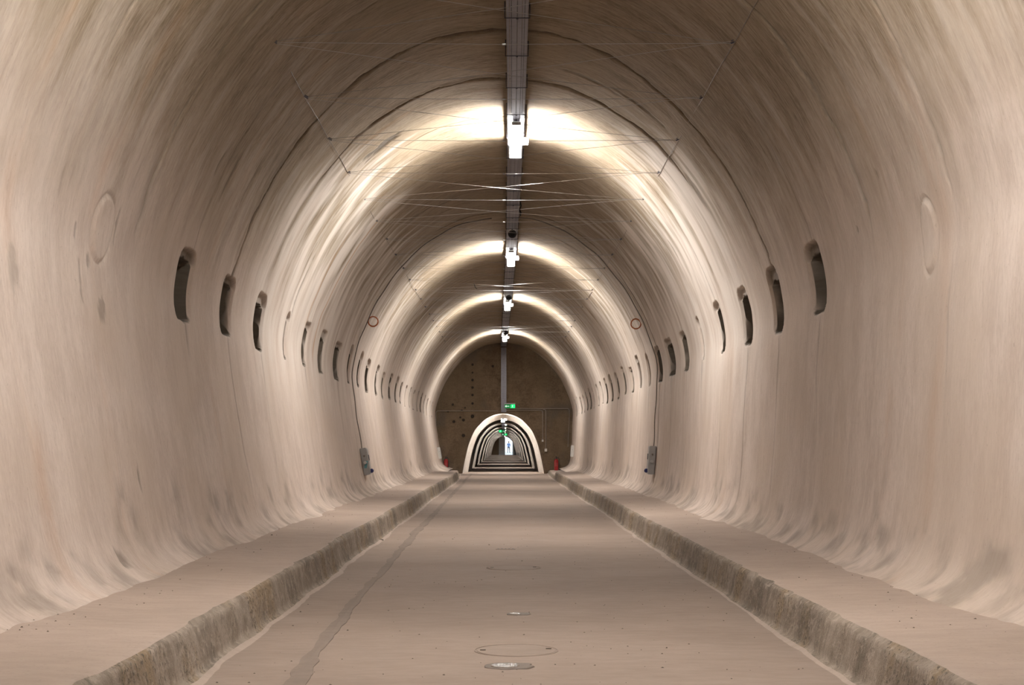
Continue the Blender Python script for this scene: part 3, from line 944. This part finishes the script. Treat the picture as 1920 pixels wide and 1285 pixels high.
# ---------------------------------------------------------------- end-wall fittings
def conduit(pts, r, lab, box=None):
    root = empty('conduit', pts[0])
    o0 = Vector(pts[0])
    MB().tube([Vector(p) - o0 for p in pts], r, 8).build('pipe', M['conduit'], root, True)
    if box:
        MB().box(Vector(pts[-1]) - o0 + Vector((0, 0, -box / 2)), (box, .06, box * 1.15), bevel=.006).build('socket_box', M['white'], root)
    for q in (.3, .7):
        i = int(q * (len(pts) - 1))
        a, b = Vector(pts[i]), Vector(pts[i + 1])
        MB().box((a + b) / 2 - o0 + Vector((0, .014, 0)), (.045, .025, .045)).build('saddle_clip', M['galv_dark'], root)
    tag(root, lab, 'conduit', 'conduits on the end wall')
def bend(px_list):
    out = []
    P3 = [end_pt(a, b, .055) for a, b in px_list]
    out.append(P3[0])
    for i in range(1, len(P3) - 1):
        a, b, c = P3[i - 1], P3[i], P3[i + 1]
        r = .08
        p0, p1 = b + (a - b).normalized() * r, b + (c - b).normalized() * r
        for t in (0, .33, .67, 1):
            out.append((p0 * (1 - t) + b * t) * (1 - t) + (b * (1 - t) + p1 * t) * t)
    out.append(P3[-1])
    return out
conduit(bend([(948, 769.5), (1017.5, 769.5), (1017.5, 825)]), .014, 'grey conduit on the end wall ending in the higher small box', .07)
conduit(bend([(1018, 768), (1023.5, 768), (1023.5, 842)]), .016, 'grey conduit on the end wall ending in the lower white box', .10)
conduit(bend([(950, 766.5), (1067.5, 766.5), (1067.5, 786), (1065, 838)]), .012, 'grey conduit on the end wall running over to the right corner')
conduit(bend([(934, 771), (840, 771), (817.5, 771), (817.5, 800), (821, 838)]), .012, 'grey conduit on the end wall running over to the left corner')

def extinguisher(px, lab):
    x = (px - VPX) * (END_Y - .35) / F_PX
    r = empty('fire_extinguisher', (x, END_Y - .35, .13))
    MB().lathe([(.075, 0), (.085, .01), (.088, .03), (.088, .36), (.078, .41), (.045, .45), (.028, .465)], 20).build('cylinder', M['red'], r, True)
    valve = MB().lathe([(.024, .455), (.026, .48), (.018, .50), (.018, .52)], 12).build('valve', M['galv_dark'], r)
    h = MB()
    h.box((0, -.05, .535), (.022, .13, .014), rx=.25)
    h.box((0, -.05, .505), (.02, .11, .012), rx=-.1)
    h.build('handle', M['black'], valve)
    MB().tube([(.015, 0, .5), (.07, -.02, .52), (.115, -.03, .44), (.112, -.03, .25), (.098, -.03, .12)], .011, 8).build('hose', M['black'], r, True)
    vs, fs = [], []
    for i in range(9):
        a = -math.pi / 2 - .8 + 1.6 * i / 8
        for z in (.16, .30):
            vs.append((.0895 * math.cos(a), .0895 * math.sin(a), z))
    for i in range(8):
        fs.append((2 * i, 2 * i + 2, 2 * i + 3, 2 * i + 1))
    MB().add(vs, fs).build('label_band', simple_label, r)
    tag(r, lab, 'extinguisher', 'fire extinguishers at the end wall')
simple_label = simple('extinguisher_label', (.36, .05, .05), .4, var=.3, scale=40)
extinguisher(836, 'red fire extinguisher on the low ledge left of the hallway mouth')
extinguisher(1043, 'red fire extinguisher on the low ledge right of the hallway mouth')

def exit_sign(loc, w, lab, flip=1):
    r = empty('exit_sign', loc)
    h = w * .36
    MB().box((0, .03, h / 2 + .02), (w * 1.02, .06, .045), bevel=.006).build('casing', M['cover'], r)
    MB().tube([(0, .03, h / 2 + .03), (0, .03, h / 2 + .16)], .010, 6).build('hanger_rod', M['galv_dark'], r)
    gp = MB().box((0, 0, -.01), (w, .012, h)).build('green_panel', M['green'], r)
    MB().box((flip * w * .28, -.005, -.01), (w * .40, .004, h * .94)).build('lit_pictogram_panel', M['green_lit'], gp)
    a = MB()                                               # white arrow
    s = h * .30
    ax = -flip * w * .22
    a.box((ax, -.009, -.01), (w * .30, .004, s * .42))
    a.add([(ax - flip * w * .26, -.011, -.01), (ax - flip * w * .12, -.011, -.01 + s), (ax - flip * w * .12, -.011, -.01 - s),
           (ax - flip * w * .26, -.007, -.01), (ax - flip * w * .12, -.007, -.01 + s), (ax - flip * w * .12, -.007, -.01 - s)],
          [(0, 1, 2), (3, 5, 4), (0, 3, 4, 1), (1, 4, 5, 2), (2, 5, 3, 0)])
    a.build('arrow', M['exit_white'], gp)
    p = MB()                                               # running figure
    q = flip * w * .24
    u = h * .42
    p.lathe([(u * .16, -.011), (u * .16, -.007)], 10, (q + u * .1, 0, -.01 + u * .72), 'Y')
    def limb(x0, z0, x1, z1, t):
        d = Vector((x1 - x0, 0, z1 - z0))
        p.box((q + (x0 + x1) / 2 * u, -.009, -.01 + (z0 + z1) / 2 * u), (d.length * u, .004, t * u), ry=-math.atan2(d.z, d.x))
    limb(.05, .5, -.05, -.1, .26); limb(.0, .4, .38, .15, .12); limb(.0, .42, -.4, .3, .12)
    limb(-.05, -.1, .3, -.4, .16); limb(.3, -.4, .2, -.85, .13); limb(-.05, -.1, -.3, -.5, .16); limb(-.3, -.5, -.62, -.5, .12)
    p.build('running_figure', M['exit_white'], gp)
    tag(r, lab, 'exit sign', 'green exit signs')
exit_sign((.235, END_Y - .12, 2.68), .42, 'glowing green exit sign on the end wall right of the tray')
exit_sign((-.12, 90.5, 2.06), .42, 'glowing green exit sign inside the hallway, the nearer and higher one', -1)
exit_sign((.05, 117, 2.06), .42, 'glowing green exit sign inside the hallway, the farther and lower one', 1)

# ---------------------------------------------------------------- floor details
def disc(r, n, wob=0, sx=1, sy=1, seed=0):
    return [(sx * r * (1 + wob * float(fbm(math.cos(a) * 1.3 + seed, math.sin(a) * 1.3, 800 + seed, 3))) * math.cos(a),
             sy * r * (1 + wob * float(fbm(math.cos(a) * 1.3 + seed, math.sin(a) * 1.3, 800 + seed, 3))) * math.sin(a)) for a in np.linspace(0, 2 * math.pi, n, endpoint=False)]
def floor_pt(px, py):
    yv = F_PX * CAM_H / (py - VPY)
    return (px - VPX) * yv / F_PX, yv
for px, py, r, lab in ((963, 1065.5, .245, 'flush round manhole lid in the roadway, the farther one'), (968, 1221, .225, 'flush round manhole lid in the roadway, the nearer one')):
    x, yv = floor_pt(px, py)
    z = float(floor_z(x, yv))
    root = empty('manhole_cover', (x, yv, z))
    MB().lathe([(r - .012, -.03), (r - .012, .002), (r - .02, .003), (.001, .0035)], 40).build('lid', M['lid'], root)
    vs, fs, n = [], [], 48
    for rr, zz in ((r + .003, -.03), (r + .003, .0022), (r - .003, .0022), (r - .003, -.03)):
        for k in range(n):
            a = 2 * math.pi * k / n
            vs.append((rr * math.cos(a), rr * math.sin(a), zz))
    for i in range(3):
        for k in range(n):
            fs.append((i * n + k, i * n + (k + 1) % n, (i + 1) * n + (k + 1) % n, (i + 1) * n + k))
    MB().add(vs, fs).build('frame_ring', M['lid'], root)
    for dx, dy in ((-r * .8, -.02), (r * .78, .03)):
        MB().box((dx, dy, .006), (.03, .012, .003)).build('lifting_slot', M['grit'], root)
    tag(root, lab, 'manhole cover', 'manhole covers in the roadway')
x, yv = floor_pt(948, 1030)
root = empty('floor_drain', (x, yv, float(floor_z(x, yv))))
MB().box((0, 0, .001), (.21, .12, .004)).build('plate', M['floor'], root)
for k in range(5):
    MB().lathe([(.0105, .0030), (.010, .0036)], 10, ((k - 2) * .039, 0, 0)).build('drain_hole', M['black'], root)
    bpy.context.scene.collection.objects[-1].scale = (1, 3.4, 1)
tag(root, 'small floor drain with a row of five dark holes', 'drain')
for px, py, w, d, lab in ((951, 1251.5, .088, .075, 'shiny puddle in the roadway, the nearest one'), (968, 1153, .048, .05, 'tiny shiny puddle in the roadway, the farther one')):
    x, yv = floor_pt(px, py)
    z = float(floor_z(x, yv))
    root = empty('puddle', (x, yv, z + .004))
    big = disc(1, 28, .5, w * 1.12, d * 1.25, 3)
    big = [(a + (.05 if a > w * .5 else 0), b) for a, b in big]
    MB().add([(a, b, -.004) for a, b in big] + [(a * .96, b * .96, .001) for a, b in big] , [tuple(range(28, 56))] + [(i, (i + 1) % 28, 28 + (i + 1) % 28, 28 + i) for i in range(28)]).build('wet_rim', M['wet'], root)
    sm = disc(1, 28, .5, w * .8, d * .85, 3)
    MB().add([(a, b, .0015) for a, b in sm] + [(a * .95, b * .95, .003) for a, b in sm], [tuple(range(28, 56))] + [(i, (i + 1) % 28, 28 + (i + 1) % 28, 28 + i) for i in range(28)]).build('water', M['water'], root)
    tag(root, lab, 'puddle', 'puddles on the roadway')
# bent pipe stub on the left kerb
x, yv = floor_pt(703, 1014)
o = MB().tube([(-.045, .0, .24), (-.02, 0, .16), (.0, 0, .06), (.02, 0, .02), (.06, 0, .006), (.12, .0, .004)], .012, 8).build('kerb_pipe', M['conduit_dark'], None, True)
o.location = (x - .02, yv, .0)
tag(o, 'thin bent pipe running down the face of the left kerb', 'pipe')
# grit scattered over roadway and walkways
m = MB()
for i in range(620):
    yv = 6.2 + 22 * random.random() ** 1.6
    if random.random() < .62:
        x = random.uniform(-1.38, 1.55) ; z = float(floor_z(x, yv))
    else:
        sd = random.choice((-1, 1)); x = sd * random.uniform(1.85, 2.3); z = .262 + .02 * (abs(x) - 1.6)
    r = random.uniform(.002, .0065) * (1.8 if random.random() < .03 else 1)
    a = random.random() * 6.28
    vs = [(x + r * math.cos(a + k * 1.57) * random.uniform(.6, 1.7), yv + r * math.sin(a + k * 1.57) * random.uniform(.6, 1.4), z) for k in range(4)] + [(x, yv, z + r * .8)]
    m.add(vs, [(0, 1, 4), (1, 2, 4), (2, 3, 4), (3, 0, 4), (3, 2, 1, 0)])
o = m.build('grit', M['grit'])
tag(o, 'scattered dark grit on the roadway and walkways', 'grit', kind='stuff')

# ---------------------------------------------------------------- far gate, daylight, person outside
def far(px, y=EXIT_Y): return (px - VPX) * y / F_PX
lx, gx0, gx1, post1 = far(935.4), far(947), far(961), far(964)
m = MB()
m.box(((-1.75 + lx) / 2, EXIT_Y + .1, 1.25), (lx + 1.75, .2, 2.6))
m.box((0, EXIT_Y + .1, 2.5), (3.6, .2, .34))
o = m.build('wall_exit', M['end'])
tag(o, 'rough wall beside the gate at the far end of the hallway', kind='structure')
g = empty('exit_gate', ((lx + 1.75) / 2, EXIT_Y - .05, 0))
cx = g.location.x
MB().box(((lx + gx0) / 2 - cx, 0, 1.15), (gx0 - lx, .05, 2.3)).build('closed_leaf', M['gate'], g)
for k in range(5):
    MB().box((lx + (k + .5) * (gx0 - lx) / 5 - cx, -.04, 1.15), (.04, .04, 2.2)).build('leaf_rib', M['gate_post'] if k in (2, 3) else M['gate'], g)
MB().box(((gx1 + post1) / 2 - cx, 0, 1.15), (post1 - gx1, .1, 2.3)).build('post', M['gate_post'], g)
MB().box(((post1 + 1.75) / 2 - cx, 0, 1.15), (1.75 - post1, .05, 2.3)).build('dark_panel', M['gate_dark'], g)
MB().box(((lx + 1.75) / 2 - cx, 0, 2.33), (1.75 - lx, .08, .08)).build('lintel', M['gate_post'], g)
tag(g, 'grey metal gate with one leaf open to daylight at the hallway end', 'gate')
o = MB().box((0, EXIT_Y + 45, -.1), (60, 90, .2)).build('outside_ground', M['outside'])
tag(o, 'pale bright paving outside the far gate', kind='structure')

def person(loc, rz):
    J = {'pel': ((0, 0, .95), .135), 'waist': ((0, 0, 1.08), .125), 'chest': ((0, -.01, 1.32), .15), 'neck': ((0, 0, 1.47), .055), 'head': ((0, -.02, 1.58), .085), 'crown': ((0, -.01, 1.69), .075)}
    E = [('pel', 'waist'), ('waist', 'chest'), ('chest', 'neck'), ('neck', 'head'), ('head', 'crown')]
    for s, n in ((-1, 'l'), (1, 'r')):
        sw = s * .16
        J.update({n + 'hip': ((s * .10, 0, .88), .095), n + 'knee': ((s * .11, -.05 - sw * .5, .49), .065), n + 'ank': ((s * .11, .02 - sw, .09), .045), n + 'toe': ((s * .13, -.15 - sw, .035), .04),
                  n + 'sho': ((s * .19, 0, 1.39), .07), n + 'elb': ((s * .27, .04 + sw * .6, 1.12), .05), n + 'wri': ((s * .26, -.10 + sw * .6, .91), .033), n + 'palm': ((s * .26, -.13 + sw * .6, .84), .034)})
        E += [('pel', n + 'hip'), (n + 'hip', n + 'knee'), (n + 'knee', n + 'ank'), (n + 'ank', n + 'toe'), ('chest', n + 'sho'), (n + 'sho', n + 'elb'), (n + 'elb', n + 'wri'), (n + 'wri', n + 'palm')]
        for k in range(4):
            a, b = n + 'f%d' % k, n + 'g%d' % k
            ox = (k - 1.5) * .019
            ln = (.055, .065, .06, .045)[k]
            J[a] = ((s * .262, -.14 + ox + sw * .6, .80), .009)
            J[b] = ((s * .25, -.145 + ox + sw * .6, .80 - ln), .008)
            E += [(n + 'palm', a), (a, b)]
        J[n + 't'] = ((s * .235, -.175 + sw * .6, .83), .01)
        J[n + 'u'] = ((s * .23, -.19 + sw * .6, .79), .009)
        E += [(n + 'palm', n + 't'), (n + 't', n + 'u')]
    keys = list(J)
    me = bpy.data.meshes.new('person_skeleton')
    me.from_pydata([J[k][0] for k in keys], [(keys.index(a), keys.index(b)) for a, b in E], [])
    tmp = bpy.data.objects.new('person_skeleton', me)
    col.objects.link(tmp)
    sk = tmp.modifiers.new('skin', 'SKIN')
    for i, k in enumerate(keys):
        me.skin_vertices[0].data[i].radius = (J[k][1], J[k][1])
    me.skin_vertices[0].data[0].use_root = True
    tmp.modifiers.new('sub', 'SUBSURF').levels = 1
    dg = bpy.context.evaluated_depsgraph_get()
    out = bpy.data.meshes.new_from_object(tmp.evaluated_get(dg))
    bpy.data.objects.remove(tmp)
    out.materials.clear()
    for k in ('jacket', 'trousers', 'skin'): out.materials.append(M[k])
    for p in out.polygons:
        p.use_smooth = True
        c = p.center
        p.material_index = 2 if (c.z > 1.47 or (abs(c.x) > .2 and c.z < .93 and c.z > .6)) else (1 if c.z < .93 else 0)
    o = bpy.data.objects.new('person', out)
    col.objects.link(o)
    o.location = loc
    o.rotation_euler = (0, 0, rz)
    MB().lathe([(.02, 1.765), (.07, 1.75), (.097, 1.69), (.10, 1.62), (.085, 1.56), (.05, 1.53)], 16, (0, .015, 0)).build('hair', M['hair'], o, True)
    f = MB()
    f.lathe([(.012, -.005), (.008, .0)], 8, (-.032, -.098, 1.615), 'Y').lathe([(.012, -.005), (.008, 0)], 8, (.032, -.098, 1.615), 'Y')
    f.build('eyes', M['black'], o)
    MB().box((0, -.105, 1.585), (.022, .03, .04), bevel=.006).build('nose', M['skin'], o)
    MB().box((0, -.098, 1.545), (.045, .012, .010)).build('mouth', M['red'], o)
    for s in (-1, 1):
        MB().box((s * .09, 0, 1.60), (.02, .03, .055), bevel=.006).build('ear', M['skin'], o)
    tag(o, 'person in a blue jacket and dark trousers standing outside the far gate', 'person')
person(((953.8 - VPX) * 208 / F_PX, 208, 0), .3)
